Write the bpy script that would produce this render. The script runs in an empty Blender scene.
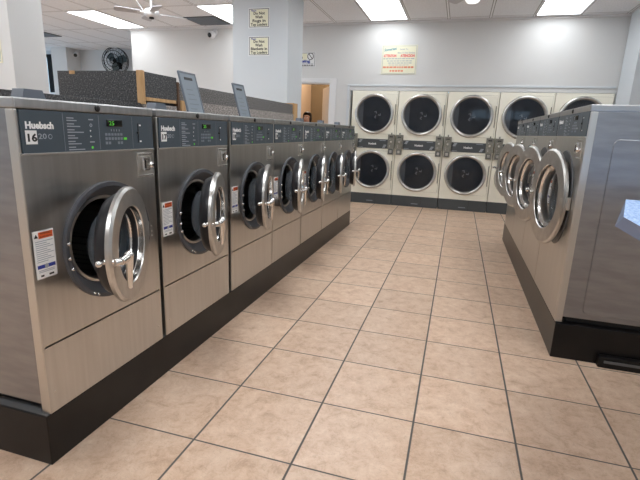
import bpy, bmesh, math, random
from mathutils import Matrix, Vector
random.seed(7)
PI = math.pi
scn = bpy.context.scene
COL = scn.collection
V = Vector

# ------------------------------------------------------------------ materials
def new_mat(name):
    m = bpy.data.materials.new(name); m.use_nodes = True
    nt = m.node_tree; b = nt.nodes['Principled BSDF']
    return m, nt, b
def mat(name, col, rough=.5, metal=0., spec=.5, coat=0., emit=None, es=0.):
    m, nt, b = new_mat(name)
    b.inputs['Base Color'].default_value = (*col, 1); b.inputs['Roughness'].default_value = rough
    b.inputs['Metallic'].default_value = metal; b.inputs['Specular IOR Level'].default_value = spec
    b.inputs['Coat Weight'].default_value = coat
    if emit:
        b.inputs['Emission Color'].default_value = (*emit, 1); b.inputs['Emission Strength'].default_value = es
    return m
def N(nt, t, **kw):
    n = nt.nodes.new(t)
    for k, v in kw.items(): setattr(n, k, v)
    return n
def noise_mat(name, c1, c2, scale, rough=.6, detail=4, lo=.35, hi=.65, bump=0., metal=0., stretch=None, rvar=0.):
    m, nt, b = new_mat(name); L = nt.links
    tc = N(nt, 'ShaderNodeTexCoord'); mp = N(nt, 'ShaderNodeMapping')
    if stretch: mp.inputs['Scale'].default_value = stretch
    nz = N(nt, 'ShaderNodeTexNoise'); nz.inputs['Scale'].default_value = scale; nz.inputs['Detail'].default_value = detail
    cr = N(nt, 'ShaderNodeValToRGB')
    cr.color_ramp.elements[0].position = lo; cr.color_ramp.elements[1].position = hi
    cr.color_ramp.elements[0].color = (*c1, 1); cr.color_ramp.elements[1].color = (*c2, 1)
    L.new(tc.outputs['Object'], mp.inputs['Vector']); L.new(mp.outputs[0], nz.inputs['Vector'])
    L.new(nz.outputs['Fac'], cr.inputs[0]); L.new(cr.outputs[0], b.inputs['Base Color'])
    b.inputs['Roughness'].default_value = rough; b.inputs['Metallic'].default_value = metal
    if rvar:
        mr = N(nt, 'ShaderNodeMapRange'); mr.inputs['To Min'].default_value = rough - rvar; mr.inputs['To Max'].default_value = rough + rvar
        L.new(nz.outputs['Fac'], mr.inputs['Value']); L.new(mr.outputs[0], b.inputs['Roughness'])
    if bump:
        bp = N(nt, 'ShaderNodeBump'); bp.inputs['Strength'].default_value = bump; bp.inputs['Distance'].default_value = .01
        L.new(nz.outputs['Fac'], bp.inputs['Height']); L.new(bp.outputs[0], b.inputs['Normal'])
    return m

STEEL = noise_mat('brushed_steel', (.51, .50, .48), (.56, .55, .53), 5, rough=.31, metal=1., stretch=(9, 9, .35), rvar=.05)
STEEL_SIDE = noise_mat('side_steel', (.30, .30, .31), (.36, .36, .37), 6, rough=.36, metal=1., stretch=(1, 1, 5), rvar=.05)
CAP = noise_mat('cap_steel', (.42, .42, .42), (.50, .50, .50), 8, rough=.35, metal=1., stretch=(1, 8, 1), rvar=.04)
TRIM_STEEL = mat('trim_steel', (.62, .60, .56), .32, 1.)
CHROME = mat('polished_steel', (.72, .71, .69), .16, 1.)
RINGM = noise_mat('door_ring_steel', (.52, .51, .49), (.62, .61, .59), 20, rough=.30, metal=1.)
PANEL = mat('slate_panel', (.062, .084, .104), .42)
PANEL_LINE = mat('panel_line', (.23, .26, .30), .5)
GASKET = mat('grey_gasket', (.085, .088, .10), .42)
RUBBER = mat('black_rubber', (.012, .012, .015), .35)
BLACK = mat('black_plastic', (.01, .01, .01), .4)
DARKIN = mat('dark_interior', (.02, .02, .02), .6)
def drum_material():
    m, nt, b = new_mat('perforated_drum'); L = nt.links
    tc = N(nt, 'ShaderNodeTexCoord'); vo = N(nt, 'ShaderNodeTexVoronoi'); vo.inputs['Scale'].default_value = 70
    vo.inputs['Randomness'].default_value = .1
    cr = N(nt, 'ShaderNodeValToRGB'); cr.color_ramp.elements[0].position = .25; cr.color_ramp.elements[1].position = .35
    cr.color_ramp.elements[0].color = (.005, .005, .005, 1); cr.color_ramp.elements[1].color = (.20, .20, .20, 1)
    L.new(tc.outputs['Object'], vo.inputs['Vector']); L.new(vo.outputs['Distance'], cr.inputs[0]); L.new(cr.outputs[0], b.inputs['Base Color'])
    b.inputs['Metallic'].default_value = .9; b.inputs['Roughness'].default_value = .4
    return m
DRUM = drum_material()
WHITE = mat('white_print', (.92, .92, .92), .5)
GREYPRINT = mat('grey_print', (.38, .41, .45), .5)
STICKER = mat('white_sticker', (.88, .88, .87), .5)
INK = mat('black_ink', (.012, .012, .012), .5)
ORANGE = mat('warning_orange', (.75, .13, .03), .5)
BLUEINK = mat('blue_ink', (.03, .05, .30), .5)
REDINK = mat('red_ink', (.75, .08, .09), .5)
PINKINK = mat('orange_ink', (.78, .28, .16), .5)
TEALINK = mat('teal_ink', (.05, .28, .36), .5)
GREENLED = mat('green_led', (.1, .6, .05), .5, emit=(.25, 1., .1), es=.12)
DISPLAY = mat('display_glass', (.008, .008, .008), .1)
LIDM = mat('blue_grey_plastic', (.12, .14, .17), .4)
LIDFACE = mat('blue_grey_face', (.19, .225, .26), .4)
PLINTH = noise_mat('black_plinth', (.006, .005, .005), (.012, .010, .009), 6, rough=.30)
PLINTH.node_tree.nodes['Principled BSDF'].inputs['Specular IOR Level'].default_value = .3
PLINTHTOP = mat('plinth_top', (.12, .12, .12), .5)
CREAM = noise_mat('cream_enamel', (.88, .85, .73), (.90, .87, .75), 2, rough=.38)
CREAM_DK = mat('door_edge_gasket', (.22, .20, .16), .5)
OLIVE = noise_mat('coin_box_grey', (.20, .195, .165), (.27, .26, .225), 60, rough=.45, metal=.5)
KICK = mat('kick_plate_grey', (.060, .068, .073), .45)
WALLM = noise_mat('wall_paint', (.65, .65, .645), (.68, .68, .675), 1.2, rough=.7)
WALLB = noise_mat('column_paint', (.60, .635, .665), (.63, .665, .695), 1.2, rough=.7)
TRIMW = mat('white_trim', (.74, .74, .75), .45)
TAN = mat('tan_wall', (.52, .39, .28), .8)
BROWN = mat('brown_wall', (.16, .11, .06), .8)
DOORW = mat('door_leaf_paint', (.66, .58, .50), .6)
WOOD = noise_mat('bare_wood', (.42, .24, .10), (.56, .35, .17), 30, rough=.7, stretch=(1, 1, .15))
WOODD = noise_mat('dark_wood', (.06, .03, .015), (.12, .06, .03), 30, rough=.7)
PLASTW = mat('white_plastic', (.75, .75, .76), .4)
FANBL = mat('fan_blade_white', (.50, .50, .53), .6)
FROST = mat('frosted_bowl', (.85, .88, .9), .3, emit=(1., .99, .96), es=.9)
FANBLACK = mat('fan_black', (.008, .009, .010), .8, spec=.2)
FANGREY = mat('fan_blade_metal', (.10, .14, .16), .3, .8)
SKIN = mat('skin', (.55, .31, .22), .55)
HAIRM = mat('dark_hair', (.02, .012, .010), .5)
SHIRT = mat('dark_shirt', (.05, .05, .07), .8)
JEANS = mat('jeans', (.04, .06, .12), .8)
EYEW = mat('eye_white', (.7, .7, .7), .3)
LIP = mat('lip', (.42, .13, .11), .5)
CREAMSIGN = mat('cream_sign', (.80, .78, .60), .5)
SIGNW = mat('white_sign', (.78, .79, .80), .5)
EMIT = mat('diffuser', (.9, .9, .9), .5, emit=(.93, .97, 1.), es=8.6)
EMIT_DIM = mat('dimmed_diffuser', (.9, .9, .9), .5, emit=(.93, .97, 1.), es=4.9)  # far-row panels dimmed to calm their glow on the back wall

def glass_material(name, col, alpha):
    m, nt, b = new_mat(name)
    b.inputs['Base Color'].default_value = (*col, 1); b.inputs['Roughness'].default_value = .04
    b.inputs['Alpha'].default_value = alpha; b.inputs['Specular IOR Level'].default_value = .5
    return m
GLASS = glass_material('dark_door_glass', (.030, .036, .048), .62)
WGLASS = glass_material('washer_bowl_glass', (.10, .12, .14), .45)
CLEARG = glass_material('clear_bowl_glass', (.30, .32, .34), .28)
PANE = glass_material('window_glass', (.5, .75, .8), .25)

def carpet_material(name, a, b_, c):
    m, nt, b = new_mat(name); L = nt.links
    tc = N(nt, 'ShaderNodeTexCoord')
    nz = N(nt, 'ShaderNodeTexNoise'); nz.inputs['Scale'].default_value = 105; nz.inputs['Detail'].default_value = 3
    cr = N(nt, 'ShaderNodeValToRGB')
    e = cr.color_ramp.elements; e[0].position = .40; e[0].color = (*a, 1); e[1].position = .55; e[1].color = (*b_, 1)
    x = e.new(.68); x.color = (*c, 1)
    L.new(tc.outputs['Object'], nz.inputs['Vector']); L.new(nz.outputs['Fac'], cr.inputs[0]); L.new(cr.outputs[0], b.inputs['Base Color'])
    b.inputs['Roughness'].default_value = .65
    return m
SPECK = carpet_material('dark_speckled_laminate', (.020, .020, .022), (.055, .054, .055), (.17, .165, .16))
SPECK_LIT = carpet_material('lit_speckled_laminate', (.08, .075, .07), (.13, .12, .115), (.28, .26, .25))  # same dark laminate, its brighter lighting put into a lighter colour
SPECKL = carpet_material('light_speckled_laminate', (.16, .14, .125), (.32, .28, .255), (.50, .45, .42))
BLUETOP = carpet_material('blue_speckled_laminate', (.22, .36, .66), (.36, .52, .80), (.62, .74, .90))
BLUESIDE = mat('blue_grey_edge', (.15, .20, .32), .45)

def floor_material():
    m, nt, b = new_mat('floor_tiles'); L = nt.links
    tc = N(nt, 'ShaderNodeTexCoord'); sx = N(nt, 'ShaderNodeSeparateXYZ'); L.new(tc.outputs['Object'], sx.inputs[0])
    def line(o, width):
        d = N(nt, 'ShaderNodeMath', operation='DIVIDE'); d.inputs[1].default_value = .406; L.new(o, d.inputs[0])
        a = N(nt, 'ShaderNodeMath', operation='ADD'); a.inputs[1].default_value = .5; L.new(d.outputs[0], a.inputs[0])
        f = N(nt, 'ShaderNodeMath', operation='FRACT'); L.new(a.outputs[0], f.inputs[0])
        s = N(nt, 'ShaderNodeMath', operation='SUBTRACT'); s.inputs[1].default_value = .5; L.new(f.outputs[0], s.inputs[0])
        ab = N(nt, 'ShaderNodeMath', operation='ABSOLUTE'); L.new(s.outputs[0], ab.inputs[0])
        mr = N(nt, 'ShaderNodeMapRange'); mr.inputs['From Min'].default_value = width; mr.inputs['From Max'].default_value = width + .004
        mr.inputs['To Min'].default_value = 1; mr.inputs['To Max'].default_value = 0; L.new(ab.outputs[0], mr.inputs['Value'])
        fl = N(nt, 'ShaderNodeMath', operation='FLOOR'); L.new(d.outputs[0], fl.inputs[0])
        return mr.outputs[0], fl.outputs[0]
    lx, fx = line(sx.outputs['X'], .0085); ly, fy = line(sx.outputs['Y'], .0065)
    mx = N(nt, 'ShaderNodeMath', operation='MAXIMUM'); L.new(lx, mx.inputs[0]); L.new(ly, mx.inputs[1])
    cb = N(nt, 'ShaderNodeCombineXYZ'); L.new(fx, cb.inputs[0]); L.new(fy, cb.inputs[1])
    wn = N(nt, 'ShaderNodeTexWhiteNoise', noise_dimensions='3D'); L.new(cb.outputs[0], wn.inputs['Vector'])
    av = N(nt, 'ShaderNodeVectorMath', operation='MULTIPLY_ADD'); av.inputs[1].default_value = (7, 7, 7)
    L.new(wn.outputs['Color'], av.inputs[0]); L.new(tc.outputs['Object'], av.inputs[2])
    n1 = N(nt, 'ShaderNodeTexNoise'); n1.inputs['Scale'].default_value = 14; n1.inputs['Detail'].default_value = 10; n1.inputs['Roughness'].default_value = .75
    n1.inputs['Distortion'].default_value = .35
    L.new(av.outputs[0], n1.inputs['Vector'])
    cr = N(nt, 'ShaderNodeValToRGB'); e = cr.color_ramp.elements
    e[0].position = .28; e[0].color = (.46, .285, .18, 1); e[1].position = .72; e[1].color = (.80, .62, .475, 1)
    x = e.new(.47); x.color = (.66, .46, .325, 1)
    L.new(n1.outputs['Fac'], cr.inputs[0])
    n2 = N(nt, 'ShaderNodeTexNoise'); n2.inputs['Scale'].default_value = 26; n2.inputs['Detail'].default_value = 6; n2.inputs['Distortion'].default_value = 1.5
    L.new(av.outputs[0], n2.inputs['Vector'])
    # fine veins
    vs = N(nt, 'ShaderNodeMath', operation='SUBTRACT'); vs.inputs[1].default_value = .5; L.new(n2.outputs['Fac'], vs.inputs[0])
    va = N(nt, 'ShaderNodeMath', operation='ABSOLUTE'); L.new(vs.outputs[0], va.inputs[0])
    vm = N(nt, 'ShaderNodeMapRange'); vm.inputs['From Max'].default_value = .02; vm.inputs['To Min'].default_value = .35; vm.inputs['To Max'].default_value = 0
    L.new(va.outputs[0], vm.inputs['Value'])
    mv = N(nt, 'ShaderNodeMix', data_type='RGBA'); L.new(vm.outputs[0], mv.inputs[0]); L.new(cr.outputs[0], mv.inputs[6]); mv.inputs[7].default_value = (.40, .25, .17, 1)
    hv = N(nt, 'ShaderNodeHueSaturation'); L.new(mv.outputs[2], hv.inputs['Color'])
    m2 = N(nt, 'ShaderNodeMapRange'); m2.inputs['To Min'].default_value = .93; m2.inputs['To Max'].default_value = 1.07
    L.new(wn.outputs['Value'], m2.inputs['Value']); L.new(m2.outputs[0], hv.inputs['Value'])
    gr = N(nt, 'ShaderNodeMix', data_type='RGBA'); L.new(mx.outputs[0], gr.inputs[0]); L.new(hv.outputs[0], gr.inputs[6]); gr.inputs[7].default_value = (.115, .10, .09, 1)
    L.new(gr.outputs[2], b.inputs['Base Color'])
    rr = N(nt, 'ShaderNodeMapRange'); rr.inputs['To Min'].default_value = .36; rr.inputs['To Max'].default_value = .8; L.new(mx.outputs[0], rr.inputs['Value'])
    L.new(rr.outputs[0], b.inputs['Roughness'])
    h = N(nt, 'ShaderNodeMath', operation='MULTIPLY_ADD'); h.inputs[1].default_value = -1.; L.new(mx.outputs[0], h.inputs[0])
    hm = N(nt, 'ShaderNodeMath', operation='MULTIPLY'); hm.inputs[1].default_value = .25; L.new(n1.outputs['Fac'], hm.inputs[0]); L.new(hm.outputs[0], h.inputs[2])
    bp = N(nt, 'ShaderNodeBump'); bp.inputs['Strength'].default_value = .35; bp.inputs['Distance'].default_value = .004
    L.new(h.outputs[0], bp.inputs['Height']); L.new(bp.outputs[0], b.inputs['Normal'])
    return m
def ceiling_material():
    m, nt, b = new_mat('ceiling_tiles'); L = nt.links
    tc = N(nt, 'ShaderNodeTexCoord'); sx = N(nt, 'ShaderNodeSeparateXYZ'); L.new(tc.outputs['Object'], sx.inputs[0])
    def line(o, per, off, width):
        s0 = N(nt, 'ShaderNodeMath', operation='SUBTRACT'); s0.inputs[1].default_value = off; L.new(o, s0.inputs[0])
        d = N(nt, 'ShaderNodeMath', operation='DIVIDE'); d.inputs[1].default_value = per; L.new(s0.outputs[0], d.inputs[0])
        a = N(nt, 'ShaderNodeMath', operation='ADD'); a.inputs[1].default_value = .5; L.new(d.outputs[0], a.inputs[0])
        f = N(nt, 'ShaderNodeMath', operation='FRACT'); L.new(a.outputs[0], f.inputs[0])
        s = N(nt, 'ShaderNodeMath', operation='SUBTRACT'); s.inputs[1].default_value = .5; L.new(f.outputs[0], s.inputs[0])
        ab = N(nt, 'ShaderNodeMath', operation='ABSOLUTE'); L.new(s.outputs[0], ab.inputs[0])
        m2 = N(nt, 'ShaderNodeMath', operation='MULTIPLY'); m2.inputs[1].default_value = per; L.new(ab.outputs[0], m2.inputs[0])
        return m2.outputs[0]
    dx = line(sx.outputs['X'], .59, -.05, 0); dy = line(sx.outputs['Y'], 1.22, 4.96, 0)
    mn = N(nt, 'ShaderNodeMath', operation='MINIMUM'); L.new(dx, mn.inputs[0]); L.new(dy, mn.inputs[1])
    cr = N(nt, 'ShaderNodeValToRGB'); e = cr.color_ramp.elements; cr.color_ramp.interpolation = 'LINEAR'
    e[0].position = 0; e[0].color = (.66, .66, .66, 1); e[1].position = .25; e[1].color = (0, 0, 0, 1)
    mr = N(nt, 'ShaderNodeMapRange'); mr.inputs['From Max'].default_value = .05; L.new(mn.outputs[0], mr.inputs['Value'])
    # 0-.011 = white T bar, .011-.018 dark reveal, then tile
    e[0].color = (.86, .87, .89, 1); e[1].position = .22; e[1].color = (.86, .87, .89, 1)
    for p_, c in ((.24, (.27, .26, .26, 1)), (.38, (.33, .32, .32, 1)), (.46, (.84, .85, .88, 1))):
        x = e.new(p_); x.color = c
    L.new(mr.outputs[0], cr.inputs[0])
    nz = N(nt, 'ShaderNodeTexNoise'); nz.inputs['Scale'].default_value = 55; nz.inputs['Detail'].default_value = 5; L.new(tc.outputs['Object'], nz.inputs['Vector'])
    r2 = N(nt, 'ShaderNodeMapRange'); r2.inputs['From Min'].default_value = .3; r2.inputs['From Max'].default_value = .7; r2.inputs['To Min'].default_value = .84; r2.inputs['To Max'].default_value = 1.04
    L.new(nz.outputs['Fac'], r2.inputs['Value'])
    hv = N(nt, 'ShaderNodeHueSaturation'); L.new(cr.outputs[0], hv.inputs['Color']); L.new(r2.outputs[0], hv.inputs['Value'])
    L.new(hv.outputs[0], b.inputs['Base Color']); b.inputs['Roughness'].default_value = .9
    return m

# ------------------------------------------------------------------ mesh collector
OUT = Matrix(((0, 0, 1, 0), (1, 0, 0, 0), (0, 1, 0, 0), (0, 0, 0, 1)))   # text/lathe XY plane -> faces local +x (x->y, y->z, z->x)
class M:
    def __init__(s): s.bm = bmesh.new(); s.mats = []
    def mi(s, m):
        if m not in s.mats: s.mats.append(m)
        return s.mats.index(m)
    def _fin(s, geom, m, mtx=None, smooth=False):
        vs = [g for g in geom if isinstance(g, bmesh.types.BMVert)]
        if mtx is not None: bmesh.ops.transform(s.bm, matrix=mtx, verts=vs)
        i = s.mi(m); fs = set(f for v in vs for f in v.link_faces)
        for f in fs: f.material_index = i; f.smooth = smooth
    def box(s, x0, x1, y0, y1, z0, z1, m, bev=0., mtx=None):
        r = bmesh.ops.create_cube(s.bm, size=1)
        T = Matrix.Translation(((x0+x1)/2, (y0+y1)/2, (z0+z1)/2)) @ Matrix.Diagonal((x1-x0, y1-y0, z1-z0, 1))
        bmesh.ops.transform(s.bm, matrix=T, verts=r['verts'])
        vs = r['verts']
        if bev:
            es = list(set(e for v in vs for e in v.link_edges))
            rb = bmesh.ops.bevel(s.bm, geom=es, offset=bev, segments=2, profile=.6, affect='EDGES')
            vs = list(set(v for f in rb['faces'] for v in f.verts) | set(v for v in vs if v.is_valid))
            # all linked verts
            st = list(vs); seen = set(vs)
            while st:
                v = st.pop()
                for e in v.link_edges:
                    o = e.other_vert(v)
                    if o not in seen: seen.add(o); st.append(o)
            vs = list(seen)
        s._fin(vs, m, mtx)
        return s
    def lathe(s, prof, m, mtx=None, n=48, smooth=True, closed=False):
        """prof: (radius, height along axis); axis z before mtx"""
        rings = []
        for r, h in prof:
            rings.append([s.bm.verts.new((r*math.cos(2*PI*k/n), r*math.sin(2*PI*k/n), h)) for k in range(n)] if r > 1e-6 else [s.bm.verts.new((0, 0, h))])
        pairs = list(zip(rings, rings[1:]))
        if closed: pairs.append((rings[-1], rings[0]))
        i = s.mi(m)
        for a, b in pairs:
            for k in range(n):
                k2 = (k+1) % n
                if len(a) == 1 and len(b) == 1: continue
                if len(a) == 1: q = (a[0], b[k2], b[k])
                elif len(b) == 1: q = (a[k], a[k2], b[0])
                else: q = (a[k], a[k2], b[k2], b[k])
                f = s.bm.faces.new(q); f.material_index = i; f.smooth = smooth
        vs = [v for r in rings for v in r]
        if mtx is not None: bmesh.ops.transform(s.bm, matrix=mtx, verts=vs)
        return s
    def slathe(s, prof, m, mtx=None, n=64, closed=False):
        ps = list(zip(prof, prof[1:])) + ([(prof[-1], prof[0])] if closed else [])
        for a, b in ps: s.lathe([a, b], m, mtx, n, True)
        return s
    def cyl(s, a, b, r, m, n=16, r2=None):
        a, b = V(a), V(b); d = b-a; L = d.length
        q = d.to_track_quat('Z', 'Y').to_matrix().to_4x4(); T = Matrix.Translation(a) @ q
        r2 = r if r2 is None else r2
        s.lathe([(0, 0), (r, 0)], m, T, n, False); s.lathe([(r, 0), (r2, L)], m, T, n, True); s.lathe([(r2, L), (0, L)], m, T, n, False)
        return s
    def sphere(s, c, r, m, sc=(1, 1, 1), mtx=None):
        g = bmesh.ops.create_uvsphere(s.bm, u_segments=20, v_segments=14, radius=r)
        T = Matrix.Translation(c) @ Matrix.Diagonal((*sc, 1))
        if mtx is not None: T = mtx @ T
        s._fin(g['verts'], m, T, True); return s
    def holed(s, dist, r, x0, x1, m, cy, cz, angs, mtx=None):
        """plate in the local yz plane, outline given by dist(angle) about (cy,cz), round hole r, between x0 (back) and x1 (front)"""
        i = s.mi(m); A = []
        for a in angs:
            c, sn = math.cos(a), math.sin(a); D = dist(a)
            A.append([s.bm.verts.new((x, cy+R*c, cz+R*sn)) for x in (x0, x1) for R in (r, D)])
        n = len(A)
        for k in range(n):
            p, q = A[k], A[(k+1) % n]
            for q4 in ((p[2], p[3], q[3], q[2]), (p[0], q[0], q[1], p[1]), (p[0], p[2], q[2], q[0]), (p[1], q[1], q[3], p[3])):
                f = s.bm.faces.new(q4); f.material_index = i
        vs = [v for a in A for v in a]
        if mtx is not None: bmesh.ops.transform(s.bm, matrix=mtx, verts=vs)
        return s
    def prism(s, pts, h0, h1, m, mtx=None):
        i = s.mi(m)
        a = [s.bm.verts.new((x, y, h0)) for x, y in pts]; b = [s.bm.verts.new((x, y, h1)) for x, y in pts]
        fs = [s.bm.faces.new(list(reversed(a))), s.bm.faces.new(b)]
        for k in range(len(a)):
            fs.append(s.bm.faces.new((a[k], a[(k+1) % len(a)], b[(k+1) % len(a)], b[k])))
        for f in fs: f.material_index = i
        if mtx is not None: bmesh.ops.transform(s.bm, matrix=mtx, verts=a+b)
        return s
    def text(s, t, size, m, mtx, bold=0., align='LEFT', width=None, ext=.0006, shear=0.):
        cu = bpy.data.curves.new('t', 'FONT'); cu.body = t; cu.size = size; cu.offset = bold; cu.extrude = ext
        cu.align_x = align; cu.align_y = 'BOTTOM_BASELINE'; cu.resolution_u = 2; cu.shear = shear
        ob = bpy.data.objects.new('t', cu); COL.objects.link(ob)
        dg = bpy.context.evaluated_depsgraph_get(); me = bpy.data.meshes.new_from_object(ob.evaluated_get(dg))
        bpy.data.objects.remove(ob); bpy.data.curves.remove(cu)
        ov = set(s.bm.verts); of = set(s.bm.faces); s.bm.from_mesh(me); bpy.data.meshes.remove(me)
        vs = [v for v in s.bm.verts if v not in ov]; i = s.mi(m)
        for f in s.bm.faces:
            if f not in of: f.material_index = i
        if width and vs:
            xs = [v.co.x for v in vs]; k = width/(max(xs)-min(xs)); bmesh.ops.transform(s.bm, matrix=Matrix.Diagonal((k, 1, 1, 1)), verts=vs)
        bmesh.ops.transform(s.bm, matrix=mtx, verts=vs); return s
    def build(s, name, parent=None, loc=None, recalc=True):
        if recalc: bmesh.ops.recalc_face_normals(s.bm, faces=s.bm.faces)
        me = bpy.data.meshes.new(name); s.bm.to_mesh(me); s.bm.free()
        for m in s.mats: me.materials.append(m)
        o = bpy.data.objects.new(name, me); COL.objects.link(o)
        if parent: o.parent = parent
        if loc: o.location = loc
        return o
def tag(o, label=None, cat=None, group=None, kind=None):
    if label: o['label'] = label
    if cat: o['category'] = cat
    if group: o['group'] = group
    if kind: o['kind'] = kind
    return o
def empty(name, loc=(0, 0, 0), rz=0):
    o = bpy.data.objects.new(name, None); COL.objects.link(o); o.location = loc; o.rotation_euler = (0, 0, rz); o.empty_display_size = .1
    return o
def kids(o): return [c for c in bpy.data.objects if c.parent == o]
def copy_tree(o, parent=None):
    c = o.copy(); COL.objects.link(c); c.parent = parent
    for ch in kids(o): copy_tree(ch, c)
    return c
def struct(o, label=None): return tag(o, label, kind='structure')
def face(x, y, z): return Matrix.Translation((x, y, z)) @ OUT       # text facing local +x
def rect_dist(y0, y1, z0, z1, cy, cz):
    def d(a):
        c, s = math.cos(a), math.sin(a); t = 1e9
        if c > 1e-9: t = min(t, (y1-cy)/c)
        if c < -1e-9: t = min(t, (y0-cy)/c)
        if s > 1e-9: t = min(t, (z1-cz)/s)
        if s < -1e-9: t = min(t, (z0-cz)/s)
        return t
    corners = [math.atan2(zz-cz, yy-cy) % (2*PI) for yy in (y0, y1) for zz in (z0, z1)]
    return d, sorted(set([2*PI*k/64 for k in range(64)] + corners))
LATHE_OUT = OUT   # axis z -> +x

# ------------------------------------------------------------------ washer
def make_washer(W, H, D, cz, R, pz0, pz1, seam, number=None, logo='Huebsch'):
    w = empty('washing_machine')
    h = W/2
    # body
    b = M()
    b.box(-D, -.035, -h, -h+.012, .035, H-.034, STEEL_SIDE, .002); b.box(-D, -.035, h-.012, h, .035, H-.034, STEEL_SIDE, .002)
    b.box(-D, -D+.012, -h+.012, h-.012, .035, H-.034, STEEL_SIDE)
    b.box(-D+.03, -.06, -h+.03, h-.03, 0, .04, BLACK)
    b.box(-.045, -.012, -h+.012, h-.012, pz0-.01, H-.034, DARKIN)
    # front flanges
    b.box(-.036, -.001, -h, -h+.012, 0, H-.034, TRIM_STEEL, .003); b.box(-.036, -.001, h-.012, h, 0, H-.034, TRIM_STEEL, .003)
    b.box(-.05, -.010, -h+.012, h-.012, 0, .02, BLACK)
    b.build('cabinet', w)
    c = M().box(-D, .004, -h, h, H-.033, H, CAP, .005)
    c.build('top_cap', w)
    k = M(); k.lathe([(.012, 0), (.012, .004), (.009, .007), (0, .007)], BLACK, face(.003, .005, H-.017), 20); k.build('cap_lock', w)
    # front panel with hole
    f = M(); g0 = -h+.004; g1 = h-.004
    big = R >= .25; sy, sz = (0, cz) if big else (.026, cz-.013)
    d, an = rect_dist(g0, g1, seam+.003, pz0-.002, sy, sz)
    f.holed(d, R*(.80 if big else .95), -.012, 0, STEEL, sy, sz, an)
    f.build('front_panel', w)
    if seam > .01:
        f = M().box(-.012, 0, g0, g1, 0, seam-.003, STEEL, .0015)
        for yy in (-h+.03, h-.03): f.lathe([(.005, 0), (.004, .002), (0, .003)], TRIM_STEEL, face(0, yy, .075), 10)
        f.build('lower_panel', w)
    # gasket ring (fixed) and tub
    g = M(); r = R*(.98 if big else 1.08)
    if big: g.slathe([(r, 0), (r-.003, .004), (R*.80, .005), (R*.78, -.01)], GASKET, face(0, sy, sz), 64)
    else: g.slathe([(r, 0), (r-.002, .013), (R*1.0, .013), (R*.81, -.033), (R*.80, -.05)], GASKET, face(0, sy, sz), 64)
    g.build('door_surround', w)
    g = M(); g.slathe([(R*.82, -.036), (R*.81, -.028), (R*.765, -.028), (R*.745, -.036), (R*.745, -.08)], RINGM, face(0, sy, sz), 64)
    for a in (186, 197, 172): 
        aa = math.radians(a); g.lathe([(.006, 0), (.006, .008), (.003, .011), (0, .011)], CHROME, face(.012 if not big else .004, sy+R*(1.03 if not big else .9)*math.cos(aa), sz+R*(1.03 if not big else .9)*math.sin(aa)), 12)
    for a in (238, 244):
        aa = math.radians(a); g.lathe([(.005, 0), (.004, .005), (0, .006)], CHROME, face(.012 if not big else .004, sy+R*(1.03 if not big else .9)*math.cos(aa), sz+R*(1.03 if not big else .9)*math.sin(aa)), 10)
    g.build('tub_rim', w)
    g = M(); g.lathe([(R*.745, -.07), (R*1.02, -.08), (R*1.02, -D+.12), (0, -D+.12)], DRUM, face(0, sy, sz), 64)
    for a in (30, 150, 270):
        aa = math.radians(a); T = Matrix.Translation((0, sy, sz)) @ Matrix.Rotation(aa, 4, 'X')
        g.box(-D+.14, -.12, R*.78, R*1.0, -.02, .02, DRUM, .01, T)
    g.build('drum', w)
    # control panel
    cp = M().box(-.012, .003, -h+.014, h-.004, pz0+.003, pz1, PANEL, .002)
    cp.box(-.012, .005, -h+.004, h-.002, pz0-.003, pz0+.004, TRIM_STEEL, .001)
    cpo = cp.build('control_panel', w)
    pm = (pz0+pz1)/2; ph = pz1-pz0; X = .0032
    sc = W/.64
    l = M()
    l.text(logo, .029*sc, WHITE, face(X, -.292*sc, pm+.012), bold=.0012, width=.102*sc)
    l.build('brand_lettering', cpo); l = M()
    l.text('20', .024*sc, GREYPRINT, face(X, -.250*sc, pm-.020), width=.03*sc)
    l.lathe([(.008, 0), (.006, .0006)], GREYPRINT, face(X, -.205*sc, pm-.013), 14, False)
    l.build('model_lettering', cpo); l = M()
    for i in range(6):
        zz = pm+ph*.36-i*ph*.144
        for j, (a, n) in enumerate(((.030, 0), (.042+.014*((i*7) % 3), .008))):
            l.box(X, X+.0006, -.135*sc, (-.135+a)*sc, zz-n-.002, zz-n+.0015, GREYPRINT)
    l.build('program_list', cpo)
    for yy in (-.150, .008, .186): M().box(X, X+.0006, yy*sc-.0008, yy*sc+.0008, pz0+.008, pz1-.004, PANEL_LINE).build('divider_line', cpo)
    ic = M()
    for i in range(6):
        zz = pm+ph*.36-i*ph*.144; rr = .006
        if i in (1,): ic.lathe([(rr*.6, .0), (rr*.6, .001), (rr, .001), (rr, 0)], GREYPRINT, face(X, -.030*sc, zz-.003), 14, False)
        elif i == 5: ic.lathe([(0, .001), (rr*.8, .001), (rr*.8, 0)], GREENLED, face(X, -.030*sc, zz-.003), 14, False)
        elif i in (2, 3): ic.lathe([(0, .001), (rr*.6, .001), (rr*.6, 0)], WHITE, face(X, -.034*sc, zz-.003), 3, False)
        else: ic.box(X, X+.001, -.04*sc, -.018*sc, zz-.005, zz-.001, GREYPRINT)
    ic.build('status_icons', cpo)
    dp = M().box(X, X+.003, .046*sc, .128*sc, pm+.024, pm+.048, DISPLAY, .001)
    dp.text('25', .022, GREENLED, face(X+.0032, .056*sc, pm+.028), width=.026)
    dp.build('display', cpo)
    bt = M()
    for i in range(6): bt.box(X, X+.0012, (.036+.016*i)*sc, (.047+.016*i)*sc, pm-.010, pm-.001, PANEL_LINE)
    for i in range(6): bt.box(X, X+.0012, (.036+.016*i)*sc, (.047+.016*i)*sc, pm-.026, pm-.016, PANEL_LINE)
    for i in (0, 1, 4, 5): bt.box(X, X+.0012, (.036+.016*i)*sc, (.047+.016*i)*sc, pm-.042, pm-.032, PANEL_LINE)
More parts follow.
